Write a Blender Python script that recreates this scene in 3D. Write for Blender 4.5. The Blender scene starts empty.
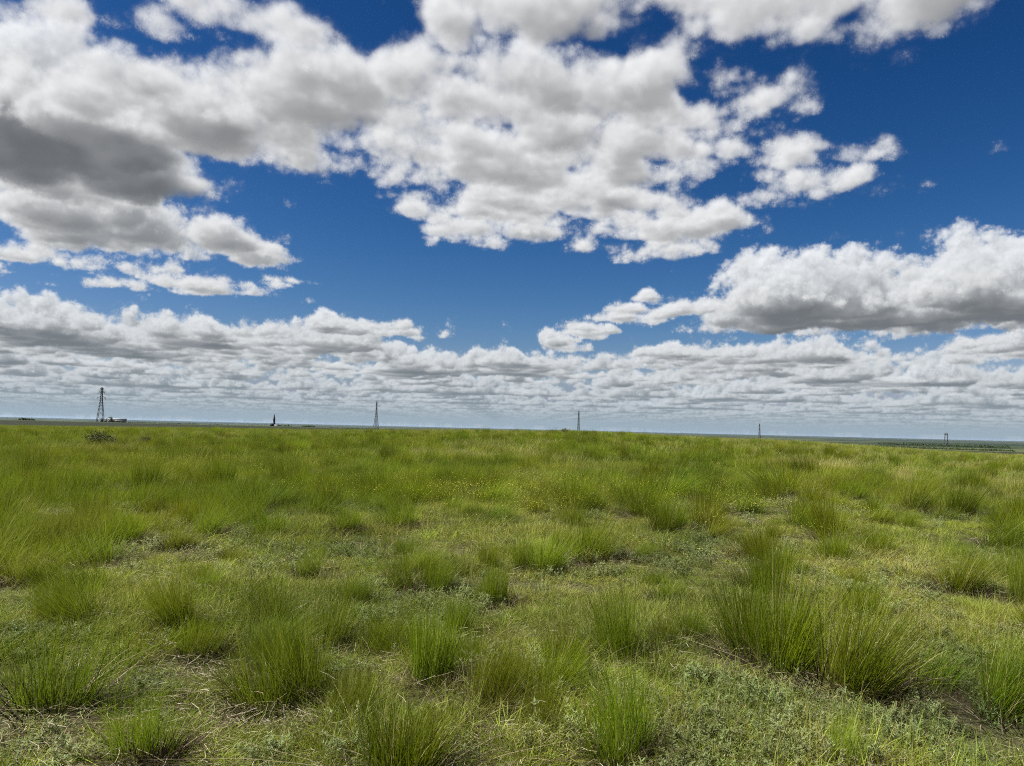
import numpy as np, math, time
from concurrent.futures import ThreadPoolExecutor
# ---- camera model shared with the scene (used only to read cloud bearings) ----
F_PX = 768.0; PITCH = math.radians(3.36); ROLL = math.radians(1.37)
AZ_HALF = 45.0; EL_MAX = 38.0

def bearing(px, py):
    """bearing (azimuth right of straight ahead, elevation) in degrees of a point of the photo"""
    u = (px - 512.0) / F_PX; v = (383.0 - py) / F_PX
    c, s = math.cos(ROLL), math.sin(ROLL)
    u, v = u*c - v*s, u*s + v*c
    y = math.cos(PITCH) - v*math.sin(PITCH); z = math.sin(PITCH) + v*math.cos(PITCH)
    return math.degrees(math.atan2(u, y)), math.degrees(math.atan2(z, math.hypot(u, y)))

def smooth_(v, a, b):
    t = np.clip((v - a)/(b - a), 0, 1); return t*t*(3 - 2*t)

def spectral(n, power, seed, lo=1, hi=None):
    r = np.random.default_rng(seed)
    f = np.fft.fftfreq(n)*n
    k = np.sqrt(f[:, None, None]**2 + f[None, :, None]**2 + (np.fft.rfftfreq(n)*n)[None, None, :]**2)
    a = np.where(k >= lo, np.maximum(k, 1)**(-power), 0)
    if hi: a = a*np.exp(-(k/hi)**2)
    w = np.fft.rfftn(r.standard_normal((n, n, n)).astype(np.float32))
    o = np.fft.irfftn(w*a, s=(n, n, n), axes=(0, 1, 2)).astype(np.float32)
    return (o - o.mean())/o.std()

def worley(n, cells, seed):
    r = np.random.default_rng(seed)
    pts = r.random((cells, cells, cells, 3)).astype(np.float32)
    g = (np.arange(n, dtype=np.float32) + .5)/n*cells
    ci = g.astype(int); fr = g - ci
    best = np.full((n, n, n), 9, np.float32)
    for dx in (-1, 0, 1):
        for dy in (-1, 0, 1):
            for dz in (-1, 0, 1):
                p = pts[np.ix_((ci+dx) % cells, (ci+dy) % cells, (ci+dz) % cells)]
                d = (dx + p[..., 0] - fr[:, None, None])**2
                d += (dy + p[..., 1] - fr[None, :, None])**2
                d += (dz + p[..., 2] - fr[None, None, :])**2
                np.minimum(best, d, out=best)
    return 1 - np.clip(np.sqrt(best), 0, 1)

def cloud_panorama(W, H, sun, BLOBS, n=96, seed=3, quick=False):
    """ray-march a layer of cumulus (base at height 1) seen from the origin; returns premultiplied rgb + alpha"""
    # two tileable noise volumes
    wl = worley(n, 5, 1)*.55 + worley(n, 10, 2)*.3 + worley(n, 20, 4)*.15
    sp = spectral(n, 2.3, 5)
    nb = (wl - wl.mean())/wl.std()*.6 + sp*.6
    nb = (nb/nb.std()).astype(np.float32)
    wd = worley(n, 6, 7)*.5 + worley(n, 12, 8)*.3 + worley(n, 24, 9)*.2
    nd = ((wd - wd.mean())/wd.std()*.75 + spectral(n, 2.1, 10)*.5).astype(np.float32)
    nbf = nb.ravel(); ndf = nd.ravel()
    PB, PD = 2.1, .62                       # period of the two volumes, in base heights
    def tri(flat, x, y, z, per):
        s = n/per
        x = x*s; y = y*s; z = z*s
        xi = np.floor(x).astype(np.int32); yi = np.floor(y).astype(np.int32); zi = np.floor(z).astype(np.int32)
        fx = x - xi; fy = y - yi; fz = z - zi
        x0 = xi % n*(n*n); x1 = (xi+1) % n*(n*n); y0 = yi % n*n; y1 = (yi+1) % n*n; z0 = zi % n; z1 = (zi+1) % n
        def L(a, b): return flat[a+b+z0]*(1-fz) + flat[a+b+z1]*fz
        return (L(x0, y0)*(1-fy) + L(x0, y1)*fy)*(1-fx) + (L(x1, y0)*(1-fy) + L(x1, y1)*fy)*fx
    def near(flat, x, y, z, per):
        s = n/per
        return flat[(x*s).astype(np.int32) % n*(n*n) + (y*s).astype(np.int32) % n*n + (z*s).astype(np.int32) % n]
    # coverage / thickness map over (azimuth, elevation of the base point)
    MA, ME = 720, 480
    E0, E1 = .25, 60.0
    az = np.linspace(-60, 60, MA)[:, None]; le = np.linspace(math.log(E0), math.log(E1), ME)[None, :]
    el = np.exp(le)
    r = 1/np.tan(np.radians(el)); X = (r*np.sin(np.radians(az))).astype(np.float32); Y = (r*np.cos(np.radians(az))).astype(np.float32)
    zz = np.zeros_like(X)
    w1 = tri(nbf, X+7, Y+3, zz+.3, 5.0); w2 = tri(nbf, X+1, Y+9, zz+.9, 5.0)
    big = tri(nbf, X+2.2, Y+5.1, zz+.5, 9.0)
    cov = np.full(X.shape, -1.2, np.float32); top = np.full(X.shape, .25, np.float32); tw = np.full(X.shape, 1e-3, np.float32)
    top *= tw
    azd = np.broadcast_to(az, X.shape); eld = np.broadcast_to(el, X.shape)
    far = np.clip((7.0 - eld)/3.5, 0, 1)        # distant field of small cumulus
    fcov = -.30 + .70*big + .32*w1 + .15*np.clip((3.5-eld)/3, 0, 1)
    cov = np.maximum(cov, np.where(far > 0, -1.2*(1-far) + fcov*far, -1.2))
    top += (.13 + .42*smooth_(w2, -.5, 1.2))*far; tw += far
    hi = np.clip((eld - 36)/8, 0, 1)            # above the frame: ordinary broken cloud
    cov = np.maximum(cov, -1.2*(1-hi) + hi*(.1 + .7*big))
    for (x, y, rx, ry, s, t) in BLOBS:
        a0, e0 = bearing(x, y); a1, _ = bearing(x + rx, y); _, e1 = bearing(x, y - ry); _, e2 = bearing(x, y + ry)
        da = (azd + w1*1.0 - a0)/max(abs(a1 - a0), .3)
        ee = eld*(1 + .035*w2)
        de = np.where(ee > e0, (ee - e0)/max(e1 - e0, .1), (e0 - ee)/max(e0 - max(e2, .2), .1))
        d2 = da*da + de*de
        if s > 0:
            q = 1 - d2**.75
            c = np.where(q > 0, s*q, 1.3*q)
            cov = np.maximum(cov, c); w = np.exp(-1.3*d2); top += t*w; tw += w
        else:
            cov = cov + s*np.exp(-1.2*d2)
    top = top/tw
    cov = np.clip(cov, -1.5, 1.5)
    covf = cov.ravel().astype(np.float32); topf = top.ravel().astype(np.float32)
    # warp-free lookups (bilinear)
    def look(x, y):
        rr = np.maximum(np.hypot(x, y), 1e-3)
        a = (np.arctan2(x, y)*(180/math.pi) + 60)*((MA-1)/120)
        e = (np.log(np.degrees(np.arctan(1/rr))) - math.log(E0))*((ME-1)/(math.log(E1) - math.log(E0)))
        a = np.clip(a, 0, MA-1.001); e = np.clip(e, 0, ME-1.001)
        ai = a.astype(np.int32); ei = e.astype(np.int32); fa = a-ai; fe = e-ei
        i = ai*ME + ei
        def B(f): return (f[i]*(1-fe) + f[i+1]*fe)*(1-fa) + (f[i+ME]*(1-fe) + f[i+ME+1]*fe)*fa
        return B(covf), B(topf)
    def dens(x, y, z, detail):
        c, t = look(x, y)
        h = (z - 1)/t
        prof = np.where(h < .12, (h/.12 - 1)*.9, -1.15*np.clip((h - .12)/.88, 0, 2)**1.6)
        d = c + prof
        out = np.zeros_like(d)
        m = (d > -1.5) & (h > 0)
        if not m.any(): return out
        xm, ym, zm = x[m], y[m], z[m]
        rr = np.hypot(xm, ym)
        fd = np.clip(9/rr, .15, 1)
        v = d[m] + .42*tri(nbf, xm, ym, zm, PB)
        k = v > -.8
        if detail:
            vv = v[k]
            vv = vv + .22*fd[k]*tri(ndf, xm[k], ym[k], zm[k], PD)
            if detail > 1: vv = vv + .09*fd[k]*tri(ndf, xm[k]+.31, ym[k]+.17, zm[k]+.11, PD*.29)
            v[k] = vv
        w_ = np.clip((v + .34)/.55, 0, 1); v = np.clip(v*1.35, 0, 1)
        out[m] = v*np.sqrt(v) + .06*w_*w_*w_
        return out
    K = 30.0
    sx, sy, sz = sun
    out = np.zeros((H, W, 4), np.float32)
    azs = np.radians(np.linspace(-AZ_HALF, AZ_HALF, W, endpoint=False) + AZ_HALF/W).astype(np.float32)
    SUN = np.array([1.0, .995, .98], np.float32); 
    B = 8
    def rows(j0):
        js = np.arange(j0, min(j0 + B, H))
        rg = np.random.default_rng(1000 + j0)
        ev = np.maximum(np.radians((js + .5)/H*EL_MAX), math.radians(.12)).astype(np.float32)
        em = math.degrees(float(ev[0]))
        N = int(np.clip(44 + 60*math.exp(-em/5.0), 44, 100))
        n_ = len(js)*W
        ce = np.repeat(np.cos(ev), W); se = np.repeat(np.sin(ev), W)
        t0 = 1/se; dt = .62/se/N
        dx = np.tile(np.sin(azs), len(js))*ce; dy = np.tile(np.cos(azs), len(js))*ce
        T = np.ones(n_, np.float32); col = np.zeros((n_, 3), np.float32); dist = np.zeros(n_, np.float32); aw = np.zeros(n_, np.float32)
        jit = rg.random(n_).astype(np.float32)
        for i in range(N):
            act = np.nonzero(T > .02)[0]
            if len(act) == 0: break
            t = t0[act] + (i + jit[act])*dt[act]
            x, y, z = dx[act]*t, dy[act]*t, se[act]*t
            d = dens(x, y, z, 2)
            m = d > .003
            if not m.any(): continue
            ia = act[m]; x, y, z, d, t = x[m], y[m], z[m], d[m], t[m]
            tau = np.zeros_like(d); last = 0.
            for s in (.03, .08, .17, .34):
                tau += dens(x + sx*s, y + sy*s, z + sz*s, 1 if s < .1 else 0)*(s - last)
                last = s
            tau *= K
            _, tt = look(x, y)
            h = np.clip((z - 1)/tt, 0, 1)
            ls = .56*np.exp(-tau*.65) + .30*np.exp(-tau*.18) + .14*np.exp(-tau*.06)
            powder = 1 - .35*np.exp(-d*3.0)
            amb = .045 + .15*h
            c = (ls*.86*powder)[:, None]*SUN + amb[:, None]*np.array([.84, .95, 1.14], np.float32)
            a = 1 - np.exp(-d*K*dt[ia])
            w = T[ia]*a
            col[ia] += w[:, None]*c
            dist[ia] += w*t; aw[ia] += w
            T[ia] *= 1 - a
        A = 1 - T
        rr = dist/np.maximum(aw, 1e-4)
        f = 1 - np.exp(-np.maximum(rr - 2, 0)/38.0)
        hz = np.array([.32, .41, .48], np.float32)
        col = col*(1 - f)[:, None] + (hz*A[:, None])*f[:, None]
        out[js, :, :3] = col.reshape(len(js), W, 3); out[js, :, 3] = A.reshape(len(js), W)
    with ThreadPoolExecutor(4) as ex: list(ex.map(rows, range(0, H, B)))
    for ax in (0, 1):                             # soften the grain of the march
        out = .15*np.roll(out, 1, ax) + .7*out + .15*np.roll(out, -1, ax) if ax == 1 else np.concatenate([out[:1], .15*out[:-2] + .7*out[1:-1] + .15*out[2:], out[-1:]])
    # the lowest degree of sky is thick with distant haze
    e_ = (np.arange(H) + .5)/H*EL_MAX
    g = np.exp(-(e_/1.1)**1.5)[:, None]*(1 - out[..., 3])
    out[..., :3] += g[..., None]*np.array([.38, .46, .52], np.float32); out[..., 3] += g
    return out, cov
# x, y, rx, ry (photo px of the cloud base), strength, thickness
BLOBS = [
 # top edge
 (20,-4,70,16,.8,.1),(130,4,70,16,1.2,.1),(215,14,100,18,1.4,.1),(445,30,34,20,.9,.12),(600,4,140,28,.65,.16),(520,-8,60,20,.5,.15),(760,22,110,48,.7,.18),(905,24,80,46,.75,.2),(700,60,60,26,.3,.14),
 # big left
 (5,75,24,30,.6,.2),(60,170,200,40,1.3,.55),(120,150,110,40,1.15,.38),(200,140,110,50,.9,.3),(290,140,100,48,.8,.22),(330,115,60,34,.7,.16),(200,110,130,36,.8,.26),(225,90,120,34,.8,.2),(160,90,110,36,.9,.24),(110,105,70,30,.9,.2),(222,112,60,40,1.25,.22),(212,78,46,20,1.0,.15),(400,120,60,44,.95,.18),(398,85,36,30,1.0,.16),(395,160,60,30,.6,.16),(690,70,80,40,.45,.14),(690,170,80,50,.5,.15),
 # centre
 (440,140,80,60,.8,.2),(560,150,120,60,.8,.2),(630,140,60,46,.6,.18),(560,205,180,36,.65,.15),(690,230,85,30,.7,.2),(790,192,120,20,1.0,.15),(850,186,70,14,1.0,.13),(430,215,50,14,.45,.13),(740,185,90,26,.6,.14),
 (770,125,60,34,.3,.12),(725,150,40,24,.3,.13),(810,140,30,20,.25,.12),(865,142,44,14,.3,.1),(985,152,50,9,.3,.1),
 # left middle
 (90,242,120,22,.75,.25),(248,252,56,16,.95,.24),(110,280,150,12,.65,.14),(300,285,34,5,.7,.08),(345,285,20,3,.5,.07),
 # left low
 (40,340,100,16,1.25,.5),(190,344,80,12,.8,.28),(310,350,110,12,1.0,.36),(130,352,120,8,.9,.34),(390,330,60,8,.45,.18),
 # right
 (850,322,160,14,1.35,.58),(775,318,60,12,1.1,.5),(975,310,90,22,1.3,.52),(632,306,36,9,.75,.11),(612,320,34,8,.85,.12),(655,318,30,6,.7,.1),(592,332,36,7,.85,.13),(568,346,26,7,.6,.18),(520,370,110,7,.75,.26),(760,362,150,8,.75,.26),(990,354,60,8,.65,.24),
 # holes
 (545,160,25,8,-.5,0),(655,182,22,10,-.5,0),(330,14,70,20,-1.0,0),(408,30,16,12,-.4,0),(75,40,56,18,-1.3,0),(690,112,16,16,-.4,0),
 (380,262,110,40,-1.0,0),(540,285,110,30,-.9,0),(970,120,90,40,-.6,0),(250,205,60,12,-.5,0),(400,354,50,7,-.7,0),(490,347,60,8,-.8,0),(240,302,60,7,-.8,0),(330,366,30,5,-.5,0),(690,349,50,5,-.6,0),
]
PANO = (2000, 800); SKY_K = .06; SUN_W = 5.0; CLOUD_K = .44; HAZE = 1.0e-5; DENOISE = False; EXPO = 1.22; SKYFIT = ((2.44, 2.95), (1.635, .882), (1.43, .845))
import bpy
PI = math.pi
rng = np.random.default_rng(11)
scene = bpy.context.scene
C = scene.collection
EYE = 1.62
SUN_EL, SUN_AZ = math.radians(52), math.radians(-97)      # azimuth clockwise from straight ahead (+Y)
SUNV = (math.sin(SUN_AZ)*math.cos(SUN_EL), math.cos(SUN_AZ)*math.cos(SUN_EL), math.sin(SUN_EL))

# ------------------------------------------------------------------ terrain
T_AZ = np.array([-180, -60, -36, -17, 0, 5, 17, 34, 60, 180.])
T_R = np.array([.1, 8, 20, 40, 60, 90, 130, 200, 350, 800, 1500, 3000, 6000, 12000, 46000.])
_l = [0, .02, .06, .08, .08, .05, -.1, -.5, -1.0, -1.7, -6, -18, -32, -42, -46]
_m = [0, .02, .1, .22, .34, .42, .3, -.2, -1.0, -2.0, -7, -18, -32, -42, -46]
_c = [0, .02, .12, .4, .75, 1.0, .9, .2, -2, -6, -10, -20, -33, -42, -46]
_d = [0, .02, .15, .45, .85, 1.12, 1.05, .3, -2, -7, -11, -20, -33, -42, -46]
_e = [0, .02, .1, .3, .5, .65, .5, -.3, -3, -8, -12, -22, -34, -42, -46]
_r = [0, .0, -.03, -.10, -.2, -.33, -.7, -1.6, -4, -9, -12.5, -24, -35, -42, -46]
T_Z = np.array([_m, _m, _l, _m, _c, _d, _e, _r, _r, _m], float)
def _hash_wave(x, y):
    return (np.sin(x*1.31+.7)*np.sin(y*1.17+1.9) + .6*np.sin(x*2.9+y*1.1)*np.sin(y*2.3-x*.7+.4) + .35*np.sin(x*5.7+2)*np.sin(y*6.1+1))
def gz(x, y):
    x = np.asarray(x, float); y = np.asarray(y, float)
    r = np.clip(np.hypot(x, y), .11, 45999); a = np.degrees(np.arctan2(x, y))
    ai = np.clip(np.searchsorted(T_AZ, a) - 1, 0, len(T_AZ)-2); ri = np.clip(np.searchsorted(T_R, r) - 1, 0, len(T_R)-2)
    fa = (a - T_AZ[ai])/(T_AZ[ai+1] - T_AZ[ai]); fa = fa*fa*(3 - 2*fa)
    fr = (np.log(r) - np.log(T_R[ri]))/(np.log(T_R[ri+1]) - np.log(T_R[ri]))
    z = (T_Z[ai, ri]*(1-fr) + T_Z[ai, ri+1]*fr)*(1-fa) + (T_Z[ai+1, ri]*(1-fr) + T_Z[ai+1, ri+1]*fr)*fa
    near = np.clip(1 - r/160, 0, 1)
    z = z + .028*_hash_wave(x, y)*np.clip(r/3, 0, 1)*near + .07*_hash_wave(x*.23, y*.23)*np.clip(r/20, 0, 1)*np.clip(1 - r/110, 0, 1)
    z = z + .0035*np.clip(r - 600, 0, 4000)*.25*_hash_wave(x*.0021, y*.0021)*np.clip((r-600)/1500, 0, 1)*.5
    return z

def ray(px, py):
    u = (px - 512.0)/F_PX; v = (383.0 - py)/F_PX
    c, s = math.cos(ROLL), math.sin(ROLL)
    u, v = u*c - v*s, u*s + v*c
    return u, math.cos(PITCH) - v*math.sin(PITCH), math.sin(PITCH) + v*math.cos(PITCH)
def on_ground(px, py):
    """where the ground is seen at a point of the photo"""
    dx, dy, dz = ray(px, py)
    t = np.geomspace(2, 400, 4000)
    below = EYE + dz*t < gz(dx*t, dy*t)
    k = int(np.argmax(below)) if below.any() else 2600
    return dx*t[k], dy*t[k]
def at_range(px, r):
    dx, dy, _ = ray(px, 425); h = math.hypot(dx, dy)
    return dx/h*r, dy/h*r

# ------------------------------------------------------------------ node helpers
class NT:
    def __init__(s, tree): s.t = tree; s.n = tree.nodes; s.l = tree.links
    def new(s, kind, **kw):
        n = s.n.new(kind)
        for k, v in kw.items(): setattr(n, k, v)
        return n
    def put(s, sock, v):
        if isinstance(v, bpy.types.NodeSocket): s.l.new(v, sock)
        else: sock.default_value = v
    def math(s, op, a, b=0.0, c=None, clamp=False):
        n = s.new('ShaderNodeMath', operation=op, use_clamp=clamp)
        s.put(n.inputs[0], a); s.put(n.inputs[1], b)
        if c is not None: s.put(n.inputs[2], c)
        return n.outputs[0]
    def mix(s, f, a, b, blend='MIX'):
        n = s.new('ShaderNodeMix', data_type='RGBA', blend_type=blend)
        s.put(n.inputs[0], f)
        for i, v in ((6, a), (7, b)):
            s.put(n.inputs[i], v if isinstance(v, bpy.types.NodeSocket) else (*v[:3], 1))
        return n.outputs[2]
    def noise(s, vec, scale, detail=3, rough=.5):
        n = s.new('ShaderNodeTexNoise'); s.put(n.inputs['Vector'], vec)
        n.inputs['Scale'].default_value = scale; n.inputs['Detail'].default_value = detail; n.inputs['Roughness'].default_value = rough
        return n.outputs['Fac']
    def ramp(s, f, lo, hi):
        n = s.new('ShaderNodeMapRange', interpolation_type='SMOOTHSTEP'); s.put(n.inputs[0], f)
        n.inputs[1].default_value = lo; n.inputs[2].default_value = hi
        return n.outputs[0]
    def attr(s, name):
        return s.new('ShaderNodeAttribute', attribute_name=name).outputs['Fac']
def material(name):
    m = bpy.data.materials.new(name); m.use_nodes = True; m.node_tree.nodes.clear()
    nt = NT(m.node_tree); out = nt.new('ShaderNodeOutputMaterial')
    return m, nt, out
def principled(nt, out, col, rough=.8, spec=.2):
    p = nt.new('ShaderNodeBsdfPrincipled'); nt.put(p.inputs['Base Color'], col if isinstance(col, bpy.types.NodeSocket) else (*col, 1))
    nt.put(p.inputs['Roughness'], rough); p.inputs['Specular IOR Level'].default_value = spec
    nt.l.new(p.outputs[0], out.inputs[0]); return p
def simple(name, col, rough=.8, var=.15, scale=3.0, spec=.2):
    m, nt, out = material(name)
    pos = nt.new('ShaderNodeNewGeometry').outputs['Position']
    f = nt.noise(pos, scale, 4, .6)
    c = nt.mix(f, [k*(1-var) for k in col], [k*(1+var) for k in col])
    principled(nt, out, c, rough, spec); return m

def leaf_material(name, ca, cb, cold, patch, tip=None, trans=.35, rough=.55, dryness=.12, vary=.6):
    """blades: two greens per blade, some dead straw blades, colour patches drifting over the field"""
    m, nt, out = material(name)
    pos = nt.new('ShaderNodeNewGeometry').outputs['Position']
    rnd = nt.attr('rnd'); t = nt.attr('along')
    orn = nt.new('ShaderNodeObjectInfo').outputs['Random']
    big = nt.ramp(nt.noise(pos, .11, 3, .55), .38, .64)
    med = nt.ramp(nt.noise(pos, .75, 3, .6), .35, .68)
    f = nt.math('MULTIPLY_ADD', rnd, .55, nt.math('MULTIPLY', med, .45))
    c = nt.mix(f, ca, cb)
    c = nt.mix(nt.math('MULTIPLY', big, .7), c, patch)
    hv = nt.new('ShaderNodeHueSaturation'); nt.put(hv.inputs['Color'], c)
    nt.put(hv.inputs['Hue'], nt.math('MULTIPLY_ADD', orn, .045, .477)); nt.put(hv.inputs['Value'], nt.math('MULTIPLY_ADD', orn, vary, 1.02 - vary*.5))
    c = nt.mix(1.0, hv.outputs[0], nt.mix(nt.ramp(nt.noise(pos, .33, 4, .6), .36, .62), (.54, .62, .48), (1.22, 1.14, 1.08)), 'MULTIPLY')
    if tip is not None:
        c = nt.mix(nt.math('MULTIPLY', nt.ramp(t, .62, .85), .85), c, tip)
    dead = nt.math('LESS_THAN', nt.math('FRACT', nt.math('MULTIPLY', rnd, 17.31)), dryness)
    c = nt.mix(nt.math('MULTIPLY', dead, .85), c, cold)
    p = nt.new('ShaderNodeBsdfPrincipled'); nt.put(p.inputs['Base Color'], c)
    p.inputs['Roughness'].default_value = rough; p.inputs['Specular IOR Level'].default_value = .07
    tr = nt.new('ShaderNodeBsdfTranslucent'); nt.put(tr.inputs['Color'], nt.mix(.5, c, (.18, .21, .015), 'MIX') if trans > .2 else c)
    mx = nt.new('ShaderNodeMixShader'); mx.inputs[0].default_value = trans
    nt.l.new(p.outputs[0], mx.inputs[1]); nt.l.new(tr.outputs[0], mx.inputs[2]); nt.l.new(mx.outputs[0], out.inputs[0])
    return m

# ------------------------------------------------------------------ mesh helpers
def mesh_from(name, V, F, mat, attrs=None, smooth=False):
    """V (n,3); F list of integer arrays (k,m) of equal face size m"""
    me = bpy.data.meshes.new(name)
    V = np.asarray(V, np.float32)
    me.vertices.add(len(V)); me.vertices.foreach_set('co', V.ravel())
    F = [np.asarray(f, np.int32) for f in F if len(f)]
    idx = np.concatenate([f.ravel() for f in F]); n = sum(len(f) for f in F)
    sizes = np.concatenate([np.full(len(f), f.shape[1], np.int32) for f in F])
    me.loops.add(len(idx)); me.loops.foreach_set('vertex_index', idx)
    me.polygons.add(n); me.polygons.foreach_set('loop_start', np.concatenate([[0], np.cumsum(sizes)[:-1]]).astype(np.int32))
    for k, v in (attrs or {}).items():
        a = me.attributes.new(k, 'FLOAT', 'POINT'); a.data.foreach_set('value', np.asarray(v, np.float32))
    me.update(calc_edges=True); me.validate()
    if smooth: me.polygons.foreach_set('use_smooth', np.ones(n, bool))
    me.materials.append(mat); return me
def obj(name, me, parent=None, loc=None):
    o = bpy.data.objects.new(name, me); C.objects.link(o)
    if parent: o.parent = parent
    if loc is not None: o.location = loc
    return o
def tag(o, label=None, cat=None, group=None, kind=None):
    for k, v in (('label', label), ('category', cat), ('group', group), ('kind', kind)):
        if v: o[k] = v
    return o
def thing(name, label, cat, loc, rz=0.0, group=None):
    o = bpy.data.objects.new(name, None); C.objects.link(o); o.location = loc; o.rotation_euler = (0, 0, rz)
    o.empty_display_size = .2
    return tag(o, label, cat, group)

class Soup:
    """collects pieces of one mesh"""
    def __init__(s): s.V = []; s.F = {}; s.A = {}; s.n = 0
    def add(s, V, F, **A):
        V = np.asarray(V, float); s.V.append(V)
        for f in F:
            f = np.asarray(f, int); s.F.setdefault(f.shape[1], []).append(f + s.n)
        for k, v in A.items(): s.A.setdefault(k, []).append(np.broadcast_to(np.asarray(v, float), (len(V),)))
        s.n += len(V)
    def mesh(s, name, mat, smooth=False):
        return mesh_from(name, np.concatenate(s.V), [np.concatenate(f) for f in s.F.values()], mat, {k: np.concatenate(v) for k, v in s.A.items()}, smooth)
    def bar(s, a, b, w, w2=None):
        a = np.array(a, float); b = np.array(b, float); d = b - a; L = np.linalg.norm(d); d /= L
        u = np.cross(d, (0, 0, 1) if abs(d[2]) < .9 else (1, 0, 0)); u /= np.linalg.norm(u); v = np.cross(d, u)
        w2 = w if w2 is None else w2
        q = [a + u*i*w/2 + v*j*w/2 for i, j in ((-1, -1), (1, -1), (1, 1), (-1, 1))] + [b + u*i*w2/2 + v*j*w2/2 for i, j in ((-1, -1), (1, -1), (1, 1), (-1, 1))]
        s.add(q, [[[0, 3, 2, 1], [4, 5, 6, 7], [0, 1, 5, 4], [1, 2, 6, 5], [2, 3, 7, 6], [3, 0, 4, 7]]])
    def box(s, c, d):
        c = np.array(c, float); d = np.array(d, float)/2
        q = [c + d*np.array(k) for k in ((-1, -1, -1), (1, -1, -1), (1, 1, -1), (-1, 1, -1), (-1, -1, 1), (1, -1, 1), (1, 1, 1), (-1, 1, 1))]
        s.add(q, [[[0, 3, 2, 1], [4, 5, 6, 7], [0, 1, 5, 4], [1, 2, 6, 5], [2, 3, 7, 6], [3, 0, 4, 7]]])
    def gable(s, x0, x1, y0, y1, z0, z1):
        ym = (y0 + y1)/2
        s.add([(x0, y0, z0), (x1, y0, z0), (x1, y1, z0), (x0, y1, z0), (x0, ym, z1), (x1, ym, z1)], [[[0, 1, 5, 4], [2, 3, 4, 5], [0, 3, 2, 1]], [[0, 4, 3], [1, 2, 5]]])
    def lathe(s, prof, n=12, c=(0, 0)):
        th = np.arange(n)/n*2*PI; V = []
        for r, z in prof: V += [(c[0] + r*math.cos(t), c[1] + r*math.sin(t), z) for t in th]
        F = [[k*n + i, k*n + (i+1) % n, (k+1)*n + (i+1) % n, (k+1)*n + i] for k in range(len(prof)-1) for i in range(n)]
        s.add(V, [F])

def blades(n, base, hgt, width, lean, curve, seed, bias=(0, 0), seg=3, hvar=.3, tipw=.12, lean_var=.5, ring=False, bx=1.0):
    """n ribbon blades rooted in a disc of radius base; returns V, F, attributes"""
    r = np.random.default_rng(seed)
    rad = base*np.sqrt(r.random(n)) if not ring else base*(.6 + .5*r.random(n))
    th = r.random(n)*2*PI
    bx_, by_ = rad*np.cos(th), rad*np.sin(th)
    h = hgt*np.clip(1 + hvar*r.standard_normal(n), .35, 1.7)
    out = lean*(.25 + .9*rad/max(base, 1e-6))*np.clip(1 + lean_var*r.standard_normal(n), 0, 2.5)
    dth = th + r.standard_normal(n)*.7
    lx = np.cos(dth)*out + bias[0] + .08*r.standard_normal(n); ly = np.sin(dth)*out + bias[1] + .08*r.standard_normal(n)
    cv = curve*np.clip(1 + .7*r.standard_normal(n), -.4, 3)
    wa = r.random(n)*PI; wx, wy = np.cos(wa), np.sin(wa)
    w = width*(.7 + .6*r.random(n))
    rn = r.random(n)
    V = []; along = []; rr = []
    ts = np.linspace(0, 1, seg+1)
    for t in ts[:-1]:
        s_ = t + cv*t*t
        x = bx_ + lx*h*s_; y = by_ + ly*h*s_
        z = h*t*(1 - .35*np.clip(cv, 0, 2)*t*t*np.clip(np.hypot(lx, ly), 0, 1)) / np.sqrt(1 + .5*(lx*lx + ly*ly))
        ww = w*(1 - (1 - tipw)*t**1.6)/2
        V.append(np.stack([x - wx*ww, y - wy*ww, z], 1)); V.append(np.stack([x + wx*ww, y + wy*ww, z], 1))
        along += [np.full(n, t)]*2; rr += [rn]*2
    s_ = 1 + cv
    z = h*(1 - .35*np.clip(cv, 0, 2)*np.clip(np.hypot(lx, ly), 0, 1)) / np.sqrt(1 + .5*(lx*lx + ly*ly))
    V.append(np.stack([bx_ + lx*h*s_, by_ + ly*h*s_, z], 1)); along.append(np.ones(n)); rr.append(rn)
    i = np.arange(n); Q = []
    for k in range(seg-1): Q.append(np.stack([2*k*n + i, (2*k+1)*n + i, (2*k+3)*n + i, (2*k+2)*n + i], 1))
    k = seg-1
    Tt = np.stack([2*k*n + i, (2*k+1)*n + i, 2*seg*n + i], 1)
    return np.concatenate(V), [np.concatenate(Q), Tt] if Q else [Tt], dict(along=np.concatenate(along), rnd=np.concatenate(rr))

# ------------------------------------------------------------------ materials
GA, GB = (0.0739, 0.1295, 0.0044), (0.2079, 0.2638, 0.0162)
STRAW = (0.3142, 0.2782, 0.1173)
m_turf = leaf_material('turf_blades', (0.1063, 0.1487, 0.0147), (0.2402, 0.2782, 0.0455), STRAW, (0.2495, 0.2542, 0.0660), dryness=.15, vary=1.1)
m_tall = leaf_material('tall_grass_blades', GA, GB, STRAW, (0.1848, 0.1918, 0.0330), dryness=.05)
m_feather = leaf_material('feather_grass_blades', (0.0924, 0.1439, 0.0073), (0.2033, 0.2446, 0.0293), STRAW, (0.3326, 0.2878, 0.1026), tip=(0.3326, 0.3165, 0.1319), dryness=.08)
m_tuss = leaf_material('tussock_blades', (0.0601, 0.1055, 0.0027), (0.1640, 0.2182, 0.0073), STRAW, (0.1444, 0.1799, 0.0073), dryness=.09)
m_dry_shade = leaf_material('thatch_with_shade', (.026, .020, .014), (.085, .065, .042), (.28, .23, .15), (.055, .043, .028), trans=.1, dryness=.12)  # dead mat, with the shade at the grass feet put into its dark colour
m_straw = leaf_material('straw_litter', (0.2080, 0.1760, 0.1040), (0.3200, 0.2800, 0.1840), (0.4000, 0.3680, 0.2720), (0.1920, 0.1680, 0.1040), trans=.1, dryness=.25)
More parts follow.
